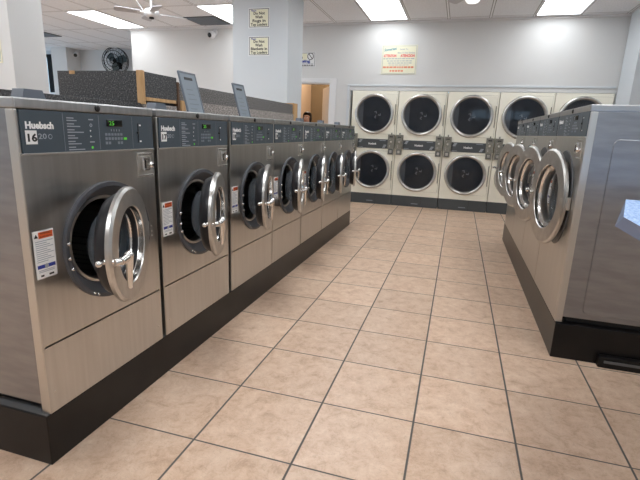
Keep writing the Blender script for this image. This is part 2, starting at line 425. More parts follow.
    for i in range(4): bt.box(X, X+.0012, (.068+.014*i)*sc, (.070+.014*i)*sc, pm+.006, pm+.014, GREYPRINT)
    bt.box(X, X+.002, .134*sc, .150*sc, pm-.026, pm-.017, GREENLED)
    bt.build('keypad', cpo)
    cs = M().box(X, X+.0015, .219*sc, .223*sc, pm-.038, pm+.038, INK)
    cs.sphere((X, .219*sc, pm+.002), .006, BLACK); cs.box(X, X+.001, .228*sc, .238*sc, pm+.028, pm+.034, WHITE); cs.box(X, X+.001, .228*sc, .238*sc, pm-.036, pm-.030, WHITE)
    cs.build('card_slot', cpo)
    # coin box
    cb = M(); y0 = (.205)*sc; z0 = pz0-.012-.102
    cb.box(0, .004, y0, y0+.095, z0, z0+.102, TRIM_STEEL, .0015)
    cb.box(.004, .020, y0+.018, y0+.062, z0+.03, z0+.085, CHROME, .004)
    cb.box(.004, .010, y0+.004, y0+.091, z0+.004, z0+.010, CHROME, .001); cb.box(.004, .009, y0+.004, y0+.091, z0+.092, z0+.098, CHROME, .001)
    cb.box(.0195, .0215, y0+.028, y0+.032, z0+.038, z0+.072, INK)
    cb.lathe([(.013, 0), (.013, .016), (.009, .022), (0, .022)], CHROME, face(.004, y0+.072, z0+.050), 20)
    cb.lathe([(.006, 0), (.006, .001), (0, .001)], INK, face(.026, y0+.072, z0+.050), 12)
    tag(cb.build('coin_slide', w), 'chrome coin slot plate')
    # warning label
    lb = M(); y0 = -h+.012; y1 = y0+.078; z1 = cz+.082; z0 = z1-.160
    lb.box(0, .0012, y0, y1, z0, z1, STICKER); X2 = .0012
    lb.box(X2, X2+.0005, y0+.020, y1-.004, z1-.026, z1-.005, ORANGE); lb.text('WARNING', .010, INK, face(X2+.0006, y0+.026, z1-.013), width=.040, ext=.0002)
    lb.text('ADVERTENCIA', .008, INK, face(X2+.0006, y0+.024, z1-.0235), width=.046, ext=.0002)
    lb.lathe([(0, .0005), (.009, .0005)], INK, face(X2, y0+.0105, z1-.018) @ Matrix.Rotation(PI/2, 4, 'Z'), 3, False)
    for i in range(11):
        zz = z1-.034-i*.0068; lb.box(X2, X2+.0004, y0+.006, y1-.006-.012*((i*5) % 3), zz-.0022, zz, GREYPRINT)
    lb.box(X2, X2+.0005, y0+.005, y1-.005, z0+.034, z0+.046, BLUEINK); lb.lathe([(0, .0009), (.008, .0009)], GREYPRINT, face(X2, (y0+y1)/2, z0+.040), 12, False)
    for i in range(2): lb.box(X2, X2+.0004, y0+.008, y1-.010, z0+.026-i*.005, z0+.028-i*.005, GREYPRINT)
    lb.box(X2, X2+.0004, y0+.014, y0+.026, z0+.006, z0+.012, INK); lb.box(X2, X2+.0004, y1-.032, y1-.014, z0+.006, z0+.012, INK)
    tag(lb.build('warning_label', w), 'white warning sticker with an orange header')
    # door (origin at hinge)
    hy = R*1.0-(.025 if R < .25 else 0)
    d = bpy.data.objects.new('door', None)
    dm = M(); C = (0, -R*1.20 if R < .25 else -R*1.02, 0)
    T = face(*C)
    dm.slathe([(R*.66, .016), (R*.68, .022), (R*.955, .022), (R*1.0, .014), (R*1.0, .002), (R*.985, 0), (R*.66, 0)], RINGM, T, 72, closed=True)
    dm.slathe([(R*.66, .018), (R*.655, .0), (R*.60, -.028), (R*.60, -.034), (R*.65, -.006)], CHROME, T, 64)
    door = dm.build('door', w, (.050 if R < .25 else .014, hy, cz)); tag(door, 'round stainless ring door')
    gl = M(); gl.lathe([(R*.60, -.030), (R*.585, -.055), (R*.54, -.085), (R*.40, -.105), (0, -.115)], WGLASS if R < .25 else CLEARG, T, 48)
    gl.build('door_glass', door)
    rb = M(); ks = 1. if R < .25 else .84; rb.lathe([(r_*ks, x_) for r_, x_ in ((R*.90, -.001), (R*.90, -.022), (R*.84, -.045), (R*.70, -.050), (R*.62, -.034), (R*.60, -.030), (R*.64, -.002))], RUBBER if R < .25 else RINGM, T, 56)
    sl = rb.build('door_seal', door)
    if R < .25: tag(sl, 'black rubber seal behind the ring')
    hd = M(); y = C[1]-R*.86
    if R < .25:
        hd.cyl((-.018, y-.012, -.012), (.030, y-.012, -.012), .010, CHROME)
        hd.cyl((.028, y-.022, -.012), (.050, y+.01, -.012), .012, CHROME)
        hd.cyl((.044, y-.006, -.012), (.056, y+.036, -.004), .013, CHROME, r2=.014)
        hd.cyl((.056, y+.034, 0), (.050, y+.044, -.120), .0155, CHROME, r2=.008)
        hd.sphere((.056, y+.034, -.001), .016, CHROME); hd.cyl((-.012, y-.045, -.010), (-.012, y-.012, -.010), .008, CHROME); hd.sphere((-.012, y-.045, -.010), .011, CHROME)
    else:
        hd.cyl((-.03, y-.020, 0), (.020, y-.020, 0), .014, CHROME)
        hd.cyl((.026, y-.090, 0), (.030, y+.025, 0), .010, CHROME); hd.sphere((.026, y-.090, 0), .014, CHROME)
        hd.cyl((.030, y+.02, 0), (.050, y+.03, 0), .010, CHROME)
    hd.build('door_handle', door)
    hg = M(); hg.box(-.045 if R < .25 else -.012, .006, -.02, .010, -.035, .035, TRIM_STEEL, .004); hg.box(.0, .008, -.050, .006, -.03, .03, TRIM_STEEL, .003)
    for zz in (-.02, .0, .02): hg.lathe([(.004, 0), (.003, .003), (0, .003)], TRIM_STEEL, face(.026, -.03, zz), 10)
    hg.build('hinge', door)
    bpy.data.objects.remove(d)
    return w

def number_sticker(cp, n, sc=1., pm=.9625):
    s = M(); s.box(.0042, .0050, -.296*sc, -.256*sc, pm-.036, pm+.006, STICKER)
    s.text(str(n), .032, INK, face(.0051, -.276*sc, pm-.027), bold=.0012, align='CENTER', ext=.0002, width=.033)
    o = s.build('number_sticker', cp); tag(o, 'white number sticker'); return o
def dispenser(w, H, y, opened):
    b = M().box(-.36 if opened else -.19, -.24 if opened else -.14, y-(.06 if opened else .048), y+(.06 if opened else .048), H, H+.006, LIDM, .002); bo = b.build('soap_dispenser', w)
    l = M()
    if opened:
        T = Matrix.Translation((-.35, y, H+.006)) @ Matrix.Rotation(math.radians(-15), 4, 'Y')
        l.box(-.008, 0, -.095, .095, 0, .262, LIDM, .004, T)
        l.box(0, .004, -.095, -.085, 0, .262, LIDM, .001, T); l.box(0, .004, .085, .095, 0, .262, LIDM, .001, T); l.box(0, .004, -.085, .085, .252, .262, LIDM, .001, T)
        l.box(.0, .0012, -.084, .084, .002, .251, LIDFACE, 0, T)
        l.box(.0012, .003, -.045, .045, .212, .228, INK, 0, T)
        for i in range(5): l.box(.0012, .002, -.050, .02+.01*((i*3) % 4), .030+i*.030, .034+i*.030, LIDM, 0, T)
        tag(l.build('dispenser_lid', bo), 'raised blue-grey lid with a slot')
    else:
        l.prism([(-.048, .0), (.048, 0), (.034, .032), (-.038, .032)], -.19, -.14, LIDM, Matrix.Translation((0, y, H+.004)) @ OUT)
        tag(l.build('dispenser_lid', bo), 'closed blue-grey lid')
    return bo

yc = [.050, .718, 1.392, 2.045, 2.705, 3.360, 4.015]
ang = [21, 19, 15.5, 15, 13, 13, 13]
proto = make_washer(.642, 1.065, .70, .570, .210, .895, 1.030, .250)
names = ['first', 'second', 'third', 'fourth', 'fifth', 'sixth', 'last']
LL = ['stainless front-load washer numbered 16, nearest and largest in the left row',
      'stainless front-load washer numbered 17, right beside number 16 in the left row',
      'third washer of the left row, stainless, under the nearer raised grey dispenser lid',
      'fourth washer of the left row, stainless, under the farther raised grey dispenser lid',
      'fifth stainless washer of the left row, just beyond the two with raised dispenser lids',
      'second-last stainless washer of the left row, its round door ajar',
      'farthest stainless washer of the left row, at the end nearest the cream dryers']
for i in range(7):
    w = proto if i == 0 else copy_tree(proto)
    w.location = (-.394, yc[i], .195)
    for ch in kids(w):
        if ch.name.startswith('door') and not ch.name.startswith('door_'):
            ch.rotation_euler = (0, 0, math.radians(ang[i]))
    tag(w, LL[i], 'washer', 'stainless washers in the left row')
for i, w in enumerate([o for o in COL.objects if o.name.startswith('washing_machine') and not o.parent]):
    cp = [c for c in kids(w) if c.name.startswith('control_panel')][0]
    number_sticker(cp, 16+i)
    dispenser(w, 1.065, [-.12, -.085, -.10, -.05, .04, .06, .09][i], i in (2, 3))

# right row, larger machines
protoR = make_washer(.744, 1.165, .80, .650, .285, 1.005, 1.140, .0)
for n, o in enumerate([o for o in kids(protoR)]):
    if o.name.startswith('drum'): pass
pl = M()  # pressed panel line on the cabinet side
sideinset = M()
RL = ['large stainless front-load washer at the near end of the right row, its side panel showing',
      'second large stainless washer from the near end of the right row',
      'third large stainless washer of the right row, between second and farthest',
      'farthest large stainless washer of the right row, nearest the cream dryers']
for i in range(4):
    w = protoR if i == 0 else copy_tree(protoR)
    w.location = (1.490, 1.290+.378+.754*i, .205); w.rotation_euler = (0, 0, PI)
    for ch in kids(w):
        if ch.name.startswith('door') and not ch.name.startswith('door_'):
            ch.rotation_euler = (0, 0, math.radians([9, 12, 14, 15][i]))
        if ch.name.startswith('warning_label'): ch.hide_render = False
    for c in kids(w):
        for g in kids(c) if i == 0 else []:
            for k, mm in enumerate(g.data.materials):
                if mm == GREENLED: g.data.materials[k] = GREYPRINT
    tag(w, RL[i], 'washer', 'large stainless washers in the right row')
# embossed rounded outline on the exposed near side of the first right washer (local +y side faces the camera)
def rounded_path(x0, x1, z0, z1, r, n=6):
    pts = []
    for cx, cz, a0 in ((x1-r, z1-r, 0), (x0+r, z1-r, 90), (x0+r, z0+r, 180), (x1-r, z0+r, 270)):
        for k in range(n+1):
            a = math.radians(a0+90*k/n); pts.append((cx+r*math.cos(a), cz+r*math.sin(a)))
    return pts
e = M(); outer = rounded_path(-.72, -.125, .065, 1.0, .03); inner = rounded_path(-.717, -.128, .068, .997, .028)
i_ = e.mi(STEEL_SIDE)
va = [e.bm.verts.new((x, .372, z)) for x, z in outer]; vb = [e.bm.verts.new((x, .3765, z)) for x, z in inner]
for k in range(len(va)):
    f = e.bm.faces.new((va[k], va[(k+1) % len(va)], vb[(k+1) % len(va)], vb[k])); f.material_index = i_
f = e.bm.faces.new(vb); f.material_index = i_
e.build('side_panel', protoR)

# plinths
p = M().box(-1.12, -.3945, -.287, 4.345, 0, .193, PLINTH, .003); p.box(-1.10, -.40, -.28, 4.33, .193, .1945, PLINTHTOP)
tag(p.build('machine_plinth'), 'long black raised base under the left row of washers', 'plinth')
p = M().box(1.4905, 2.33, 1.275, 4.345, 0, .203, PLINTH, .003)
pr_ = p.build('machine_plinth'); tag(pr_, 'long black raised base under the right row of large washers', 'plinth')
s = M().box(1.72, 1.94, 1.235, 1.275, .0, .062, PLINTH, .004)
s.box(1.745, 1.925, 1.228, 1.235, .030, .044, PLINTHTOP, .002)
s.build('drain_cover', pr_)

# ------------------------------------------------------------------ dryers
def make_dryer():
    t = empty('stacked_dryer'); h = .3795; H = 1.848
    b = M().box(-.70, -.004, -h+.003, h-.003, .178, H, CREAM, .004)
    # cavities are cut by building the front as holed plates in front of a shallow body
    b.bm.free(); b = M()
    b.box(-.70, -.012, -h+.003, -h+.015, .175, H, CREAM); b.box(-.70, -.012, h-.015, h-.003, .175, H, CREAM)
    b.box(-.70, -.69, -h, h, .175, H, CREAM); b.box(-.70, -.012, -h+.003, h-.003, H-.012, H, CREAM)
    for z0, z1, cz in ((.178, 1.03, .580), (1.03, H, 1.485)):
        d, an = rect_dist(-h+.003, h-.003, z0, z1, 0, cz); b.holed(d, .295, -.012, 0, CREAM, 0, cz, an)
    for yy in (-h+.02, h-.02): b.lathe([(.005, 0), (.004, .002), (0, .002)], TRIM_STEEL, face(0, yy, H-.02), 8)
    b.build('cabinet', t)
    k = M().box(-.68, -.006, -h+.002, h-.002, 0, .175, KICK, .003); k.box(-.006, -.004, .1, .104, .01, .17, BLACK); k.box(-.006, -.003, -.05, .06, .045, .058, PANEL_LINE)
    k.build('kick_plate', t)
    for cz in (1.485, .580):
        R = .318
        def dist(a, R=R):
            c, s = math.cos(a), math.sin(a)
            if c <= 0: return R
            return min(.352/c if c > 1e-6 else 9, (R*.985)/abs(s) if abs(s) > 1e-6 else 9)
        an = sorted(set([2*PI*k/72 for k in range(72)]+[math.atan2(R*.985, .352), 2*PI-math.atan2(R*.985, .352)]))
        d = M(); d.holed(dist, .27, .001, .016, CREAM, 0, 0, an)
        d.holed(lambda a: dist(a)+.0045, .28, 0, .0015, CREAM_DK, 0, 0, an)  # dark sheet round the door stands in for the shaded gap
        do = d.build('dryer_door', t, (0, 0, cz))
        r = M(); r.lathe([(.318, .014), (.320, .024), (.312, .036), (.296, .040), (.283, .034), (.276, .020), (.276, 0), (.30, 0)], RINGM, face(0, 0, 0), 72)
        r.build('door_ring', do)
        g = M(); g.lathe([(.278, .018), (.14, .022), (0, .023)], GLASS, face(0, 0, 0), 56); g.build('door_glass', do)
        q = M(); q.box(.0, .03, .338, .350, -.16, .16, CREAM_DK, .003); q.build('hinge', do)
        q = M()
        q.lathe([(.30, -.012), (.34, -.06), (.34, -.30)], DARKIN, face(0, 0, cz), 48)
        q.lathe([(.34, -.28), (.10, -.28), (.10, -.26), (0, -.26)], DRUM, face(0, 0, cz), 48)
        q.box(-.045, -.03, -.275, -.195, cz-.19, cz+.19, GREYPRINT)  # pale plate added behind the glass in place of a reflected strip
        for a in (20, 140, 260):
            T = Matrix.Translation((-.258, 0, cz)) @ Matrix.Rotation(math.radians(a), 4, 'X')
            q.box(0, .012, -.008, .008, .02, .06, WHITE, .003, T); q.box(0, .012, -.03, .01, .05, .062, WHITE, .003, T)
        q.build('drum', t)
    cp = M().box(0, .014, -.255, .265, .935, 1.085, KICK, .003)
    for yy, zz in ((-.20, 1.045), (.205, .970)):
        for k in range(3): cp.box(.014, .0150, yy-.035+k*.01, yy+.01+k*.01, zz+k*.018-.02, zz+k*.018-.008, GREYPRINT, 0, None)
    cp.box(.014, .015, -.245, -.16, .948, .955, GREYPRINT); cp.box(.014, .015, .12, .22, 1.062, 1.070, GREYPRINT)
    cpo = cp.build('control_panel', t)
    x = M().text('Huebsch', .042, WHITE, face(.0145, 0, .995), bold=.0012, align='CENTER', width=.13); x.build('lettering', cpo)
    for yy in (-.315, .315):
        c = M().box(0, .06, yy-.055, yy+.055, .945, 1.165, OLIVE, .004)
        c.box(.0, .05, yy-.045, yy+.045, .845, .942, OLIVE, .003); c.box(.05, .052, yy-.03, yy+.03, .860, .925, KICK); c.box(.052, .055, yy-.02, yy+.02, .870, .915, TRIM_STEEL, .002)
        c.box(.06, .066, yy-.028, yy+.028, 1.12, 1.138, INK); c.lathe([(.016, 0), (.014, .012), (0, .012)], TRIM_STEEL, face(.06, yy, 1.05), 16)
        c.cyl((.035, yy, 1.165), (.035, yy, 1.195), .010, OLIVE)
        for zz in (.97, .99, 1.09): c.lathe([(.006, 0), (.004, .003), (0, .003)], TRIM_STEEL, face(.06, yy-.02, zz), 8)
        c.build('coin_box', t)
    return t
dr = make_dryer()
DL = ['cream stacked tumble dryer at the left end of the dryer wall, nearest the doorway',
      'second cream stacked dryer from the left, below the right edge of the attention sign',
      'middle cream stacked dryer of the five along the far wall',
      'fourth cream stacked dryer, its lower drum hidden behind the right washer row',
      'rightmost cream stacked dryer, almost hidden behind the right washer row']
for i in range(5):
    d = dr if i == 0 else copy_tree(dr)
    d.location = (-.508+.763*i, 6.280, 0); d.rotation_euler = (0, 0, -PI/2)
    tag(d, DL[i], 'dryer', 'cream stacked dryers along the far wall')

# ------------------------------------------------------------------ room shell
FLOOR = floor_material(); CEIL = ceiling_material()
ZC = 2.89
struct(M().box(-11.2, 3.8, -4.8, 9.3, -.1, 0, FLOOR).build('floor'))
struct(M().box(-11.2, 3.8, -4.8, 9.3, ZC, ZC+.1, CEIL).build('ceiling'))
YB = 6.30
w = M()
w.box(-5.19, -2.15, YB, YB+.12, 0, ZC, WALLM); w.box(-2.15, -1.28, YB, YB+.12, 1.965, ZC, WALLM)
w.box(-1.28, -.93, YB, YB+.12, 0, ZC, WALLM); w.box(-.93, 2.94, YB, YB+.12, 1.855, ZC, WALLM); w.box(2.94, 3.7, YB, YB+.12, 0, ZC, WALLM)
w.box(-5.19, -5.07, YB+.12, 8.3, 0, ZC, WALLM)
struct(w.build('wall_back'))
t_ = M(); t_.box(-.985, 2.92, YB-.016, YB, 1.915, 1.945, WALLB, .006); t_.box(-.985, -.945, YB-.016, YB, 0, 1.915, WALLB, .006)
t_.box(-.945, 2.92, YB-.006, YB, 1.855, 1.905, WALLM)
struct(t_.build('trim_1'))
struct(M().box(-5.19, 3.6, YB-.03, YB, ZC-.03, ZC, TRIMW, .003).build('trim_2'))
# far alcove wall with window
w = M(); x0, x1, z0, z1 = -10.8, -9.17, 1.88, 2.80
w.box(x1, -5.07, 8.3, 8.42, 0, ZC, WALLB); w.box(-11.1, x0, 8.3, 8.42, 0, ZC, WALLB); w.box(x0, x1, 8.3, 8.42, 0, z0, WALLB); w.box(x0, x1, 8.3, 8.42, z1, ZC, WALLB)
struct(w.build('wall_alcove'))
wn = struct(M().box(x0, x0+.1, 8.27, 8.36, z0, z1, FANBLACK).box(x1-.13, x1, 8.25, 8.36, z0, z1, FANBLACK).box(x0, x1, 8.27, 8.36, z1-.06, z1, FANBLACK).box(x0+.7, x0+.76, 8.27, 8.36, z0, z1, FANBLACK).build('window_1'))
M().box(x0+.1, x1-.13, 8.31, 8.318, z0, z1-.06, PANE).build('window_pane', wn)
M().box(x0, x1+.3, 8.16, 8.30, z0-.05, z0, TRIMW, .004).build('window_sill', wn)
struct(M().box(-8.75, -8.30, 7.87, 8.3, 0, ZC, WALLM).build('wall_alcove_pillar'))
w = M(); w.box(-11.2, -11.1, -4.7, 9.2, 0, .5, WALLM); w.box(-11.2, -11.1, -4.7, 9.2, 2.7, ZC, WALLM)
for yy in (-4.7, -2.0, .7, 3.4, 6.1, 8.8): w.box(-11.2, -11.1, yy, yy+.15, .5, 2.7, WALLM)
struct(w.build('wall_left'))
struct(M().box(3.6, 3.7, -4.7, 6.3, 0, ZC, WALLM).build('wall_right'))
# front wall behind the camera; unseen window shaped for sheen on the right washer
w = M(); w.box(-11.1, 1.2, -4.7, -4.6, 0, ZC, WALLM); w.box(1.2, 3.6, -4.7, -4.6, 0, 1.75, WALLM); w.box(1.2, 3.6, -4.7, -4.6, 2.4, ZC, WALLM)
w.box(3.4, 3.6, -4.7, -4.6, 1.75, 2.4, WALLM); w.box(2.25, 2.33, -4.7, -4.6, 1.75, 2.4, TRIMW)
struct(w.build('wall_front'))
# room beyond the doorway
w = M(); w.box(-2.47, -2.37, YB+.12, 8.6, 0, ZC, TAN); struct(w.build('wall_storeroom_left'))
w = M(); w.box(-2.47, -.95, 8.6, 8.7, 0, ZC, BROWN); struct(w.build('wall_storeroom_back'))
w = M(); w.box(-1.05, -.95, YB+.12, 8.6, 0, ZC, TAN); struct(w.build('wall_storeroom_right'))
d1 = struct(empty('door_1', (-1.28, YB, 0)))
f = M(); f.box(.0, .10, -.02, 0, 0, 2.035, TRIMW, .005); f.box(-.97, -.87, -.02, 0, 0, 2.035, TRIMW, .005); f.box(-.87, 0, -.02, 0, 1.965, 2.035, TRIMW, .005)
f.box(-.018, 0, 0, .12, 0, 1.965, TRIMW); f.box(-.87, -.852, 0, .12, 0, 1.965, TRIMW); f.box(-.852, -.018, 0, .12, 1.95, 1.965, TRIMW)
f.build('door_frame', d1)
lf = M().box(-.80, 0, 0, .04, .01, 1.945, DOORW, .003)
for zz in ((.15, .85), (1.0, 1.8)): lf.box(-.68, -.12, -.006, 0, zz[0], zz[1], DOORW, .004); lf.box(-.68, -.12, .04, .046, zz[0], zz[1], DOORW, .004)
leaf = lf.build('door_leaf', d1, (-.02, .13, 0)); leaf.rotation_euler = (0, 0, math.radians(-63))
M().cyl((-.74, -.05, 1.0), (-.74, .09, 1.0), .012, CHROME).sphere((-.74, -.06, 1.0), .026, CHROME).sphere((-.74, .10, 1.0), .026, CHROME).build('door_handle', leaf)
# columns
struct(M().box(-2.125, -1.345, 4.45, 5.02, 0, ZC, WALLB, .004).build('wall_column_centre'))
struct(M().box(-3.60, -3.00, 1.96, 2.315, 0, ZC, WALLM, .004).build('wall_column_left'))
struct(M().box(2.945, 3.6, 5.70, 6.28, 0, ZC, WALLB, .004).build('wall_column_right'))

# ------------------------------------------------------------------ bulkheads between the rows
t = tag(empty('plumbing_partition', (-1.15, 1.3, 0)), 'dark speckled box with a bare wood corner post behind the nearest washers', 'partition')
q = M(); q.box(-.69, -.03, 0, .385, 1.335, 1.53, SPECK, .002); q.box(-.03, 0, .02, .385, 1.368, 1.528, SPECK, .001); q.build('upper_box', t)
q = M(); q.box(-.66, -.01, -1.55, .0, 0, 1.327, SPECK, .003); q.box(-.66, -.002, .0, .385, 0, 1.327, SPECKL, .002); q.build('lower_ledge', t)
q = M(); q.box(-.034, .008, -.012, .018, 1.322, 1.533, WOOD, .002); tag(q.build('corner_post', t), 'bare orange wood post')
q = M(); q.box(-.03, .004, .03, .37, 1.345, 1.368, WOOD, .001); q.build('wood_rail', t)
q = M(); q.box(-.585, -.54, -.003, .01, 1.508, 1.5315, WOOD, .001); tag(q.build('chipped_edge', t), 'bare wood chip in the top edge')
q = M(); q.box(-.20, .006, .388, .412, 0, 1.50, WOODD, .001); q.build('end_brace', t)
t = tag(empty('plumbing_partition', (-1.15, 1.72, 0)), 'long low grey speckled divider running from the wood brace to the sign column', 'partition')
q = M(); q.box(-.60, 0, 0, 2.43, 1.375, 1.492, SPECK_LIT, .002); q.build('upper_box', t)
q = M(); q.box(-.60, .012, .055, 2.43, 0, 1.374, SPECKL, .002); q.build('lower_ledge', t)
q = M(); q.box(-.3, .014, 0, .054, 0, 1.373, WOOD, .001); q.build('front_post', t)
q = M(); q.box(-.60, .012, 2.432, 2.575, 0, 1.508, WOOD, .002); tag(q.build('end_post', t), 'bare wood end board')

# ------------------------------------------------------------------ signs
def sign_base(name, wd, ht, face_m, edge_m, border=True):
    s = M(); s.box(0, .006, -wd/2, wd/2, -ht/2, ht/2, face_m, .002)
    if border:
        a, b_ = wd/2-.012, ht/2-.012; k = .006; X = .006
        s.box(X, X+.0006, -a, a, b_-k, b_, edge_m); s.box(X, X+.0006, -a, a, -b_, -b_+k, edge_m); s.box(X, X+.0006, -a, -a+k, -b_, b_, edge_m); s.box(X, X+.0006, a-k, a, -b_, b_, edge_m)
    return s
def wall_sign(lines, z, label):
    t = tag(empty('wall_sign', (-1.745, 4.449, z), -PI/2), label, 'sign', 'wash notices on the column')
    s = sign_base('board', .300, .242, SIGNW, INK); s.box(.006, .0064, -.125, .125, -.10, .10, CREAMSIGN); s.build('board', t)
    l = M(); l.text('Please', .030, BLUEINK, face(.0068, -.115, .078), bold=.0006, shear=.3)
    for i, x in enumerate(lines): l.text(x, .047, INK, face(.0068, 0, .040-i*.044), bold=.0012, align='CENTER', width=min(.23, .026*len(x)))
    l.build('lettering', t); return t
wall_sign(['Do Not', 'Wash', 'Rugs in', 'Top Loaders'], 2.565, 'upper cream notice on the column about not washing rugs in top loaders')
wall_sign(['Do Not', 'Wash', 'Blankets in', 'Top Loaders'], 2.228, 'lower cream notice on the column about not washing blankets in top loaders')
t = tag(empty('wall_sign', (-.168, YB-.001, 2.322), -PI/2), 'wide cream notice headed ATTENTION in red on the wall above the dryers', 'sign')
s = sign_base('board', .555, .435, CREAMSIGN, GREYPRINT); s.build('board', t)
l = M(); X = .0068
l.text('Somerset', .058, TEALINK, face(X, -.245, .125) @ Matrix.Rotation(.12, 4, 'Z'), bold=.0014, shear=.3, width=.20)
l.text('Speak To', .032, GREYPRINT, face(X, .0, .145), bold=.0005, width=.13); l.text('Mon To Sun Service', .032, GREYPRINT, face(X, -.03, .092), bold=.0005, width=.27)
l.text('ATTENTION', .055, REDINK, face(X, -.245, .040), bold=.0022, width=.20); l.text('ATENCION', .055, REDINK, face(X, .02, .040), bold=.0022, width=.22)
random.seed(3)
def dashes(l, y0, y1, z, h, m):
    y = y0
    while y < y1-.02:
        wd = random.uniform(.02, .055); l.box(X-.0004, X+.0004, y, min(y+wd, y1), z, z+h, m); y += wd+.010
dashes(l, -.25, .25, .008, .014, GREYPRINT); dashes(l, -.19, .21, -.024, .012, GREYPRINT); dashes(l, -.17, .20, -.055, .012, GREYPRINT); dashes(l, -.16, .18, -.082, .008, GREYPRINT)
dashes(l, -.25, .25, -.125, .026, PINKINK); dashes(l, -.14, .10, -.180, .026, PINKINK)
l.build('lettering', t)
t = tag(empty('wall_sign', (-1.835, YB-.001, 2.335), -PI/2), 'no trespassing sign partly hidden behind the column, beside the doorway', 'sign')
s = sign_base('board', .56, .235, SIGNW, INK); s.box(.006, .0064, -.26, .13, -.01, .095, CREAMSIGN); s.build('board', t)
l = M(); l.text('No', .085, INK, face(X, -.03, .01), bold=.002, width=.08); l.text('Trespassing', .062, BLUEINK, face(X, -.23, -.045), bold=.003, width=.42)
dashes(l, -.25, .25, -.072, .010, GREYPRINT); dashes(l, -.25, .24, -.095, .012, INK)
l.lathe([(.045, 0), (.045, .001), (.056, .001), (.056, 0)], INK, face(X, .19, .05), 28, False); l.box(X, X+.001, -.05, .05, -.005, .005, INK, 0, Matrix.Translation((0, .19, .05)) @ Matrix.Rotation(-.9, 4, 'X'))
l.build('lettering', t)
t = tag(empty('wall_sign', (-3.27, 1.959, 1.80), -PI/2), 'cream notice at the left edge of the photo on the left column', 'sign')
sign_base('board', .30, .24, CREAMSIGN, GREYPRINT).build('board', t)

# ------------------------------------------------------------------ ceiling lights, vents
k_ = 0
cl = tag(empty('ceiling_light', (0, 0, ZC)), 'x', 'ceiling light', 'recessed ceiling light panels')
f = M(); a, b_ = .285, .60
f.box(-a-.008, -a+.012, -b_, b_, -.012, 0, TRIMW); f.box(a-.012, a+.008, -b_, b_, -.012, 0, TRIMW); f.box(-a, a, -b_-.006, -b_+.012, -.012, 0, TRIMW); f.box(-a, a, b_-.012, b_+.006, -.012, 0, TRIMW)
f.build('frame', cl); M().box(-a+.012, a-.012, -b_+.012, b_-.012, -.008, -.001, EMIT_DIM).build('diffuser', cl)
dif_dim = kids(cl)[-1].data if kids(cl)[-1].name.startswith('diffuser') else [c for c in kids(cl) if c.name.startswith('diffuser')][0].data
dif_bright = dif_dim.copy(); dif_bright.materials[0] = EMIT
lab = {(1, 4.96): 'long white light panel at upper left, seen above the dark speckled box', (2, 4.96): 'white light panel just left of the sign column, beside the grey vent',
       (3, 4.96): 'white light panel above the attention sign', (4, 4.96): 'white light panel at upper right, above the right end of the dryer row'}
first = True
for yy in (4.96, 2.52, .08, -2.36):
    for k in range(5):
        x = -7.72+2.36*k+.295
        o = cl if first else copy_tree(cl); first = False
        o.location = (x, yy+.61, ZC)
        for c in kids(o):
            if c.name.startswith('diffuser'): c.data = dif_dim if yy > 4 else dif_bright
        o['label'] = lab.get((k, yy), 'white ceiling light panel over the part of the shop outside the photo' if yy < 4 else 'farthest white light panel at far left, hidden by the left column')
def vent(x, y, label, a=.28, b_=.27):
    t = tag(empty('ceiling_vent', (x, y, ZC)), label, 'vent', 'ceiling vents')
    f = M(); f.box(-a, a, -b_, b_, -.012, 0, KICK, .002); f.build('backing', t)
    f = M()
    for k in range(9): yy = -b_+.03+k*(2*b_-.06)/8; f.box(-a+.02, a-.02, yy-.009, yy+.009, -.018, -.012, PANEL_LINE)
    f.build('louvre', t)
vent(-3.32, 5.86, 'square grey louvred vent beside the light panel left of the sign column')
vent(-7.5, 6.45, 'dark ceiling vent at far left, right beside the left column')

# ------------------------------------------------------------------ fans
def ceiling_fan(x, y, z, rot, label, light):
    t = tag(empty('ceiling_fan', (x, y, z), rot), label, 'fan', 'white ceiling fans')
    m = M(); m.cyl((0, 0, .03), (0, 0, ZC-z-.03), .014, PLASTW); m.lathe([(0, 0), (.05, 0), (.06, .03), (.02, .06)], PLASTW, Matrix.Translation((0, 0, ZC-z-.06)), 24); m.build('downrod', t)
    m = M(); m.lathe([(0, -.055), (.06, -.055), (.09, -.035), (.095, .01), (.07, .04), (.02, .05)], PLASTW, None, 32); m.build('motor', t)
    for k in range(4):
        T = Matrix.Rotation(k*PI/2, 4, 'Z') @ Matrix.Translation((0, 0, -.01)) @ Matrix.Rotation(math.radians(12), 4, 'X')
        m = M(); m.prism([(.14, -.045), (.40, -.062), (.43, -.045), (.435, .045), (.40, .062), (.14, .045)], -.004, .004, FANBL, T)
        m.box(.07, .17, -.018, .018, -.006, .006, PLASTW, 0, T); m.build('fan_blade', t)
    if light:
        m = M(); m.lathe([(.075, -.055), (.085, -.075), (.06, -.11), (0, -.125)], FROST, None, 28); tag(m.build('light_bowl', t), 'frosted glass light bowl')
    else:
        m = M(); m.lathe([(.03, -.055), (.03, -.075), (0, -.08)], BLACK, None, 20); m.build('motor_cap', t)
        m = M(); m.cyl((-.06, 0, -.05), (-.18, .05, .15), .005, PLASTW); m.build('pull_wire', t)
ceiling_fan(-2.98, 3.93, 2.55, .8, 'white ceiling fan at upper left, between the long light panel and the vent', False)
ceiling_fan(.86, 4.26, 2.71, .6, 'white ceiling fan with a light bowl at the top, between two light panels', True)

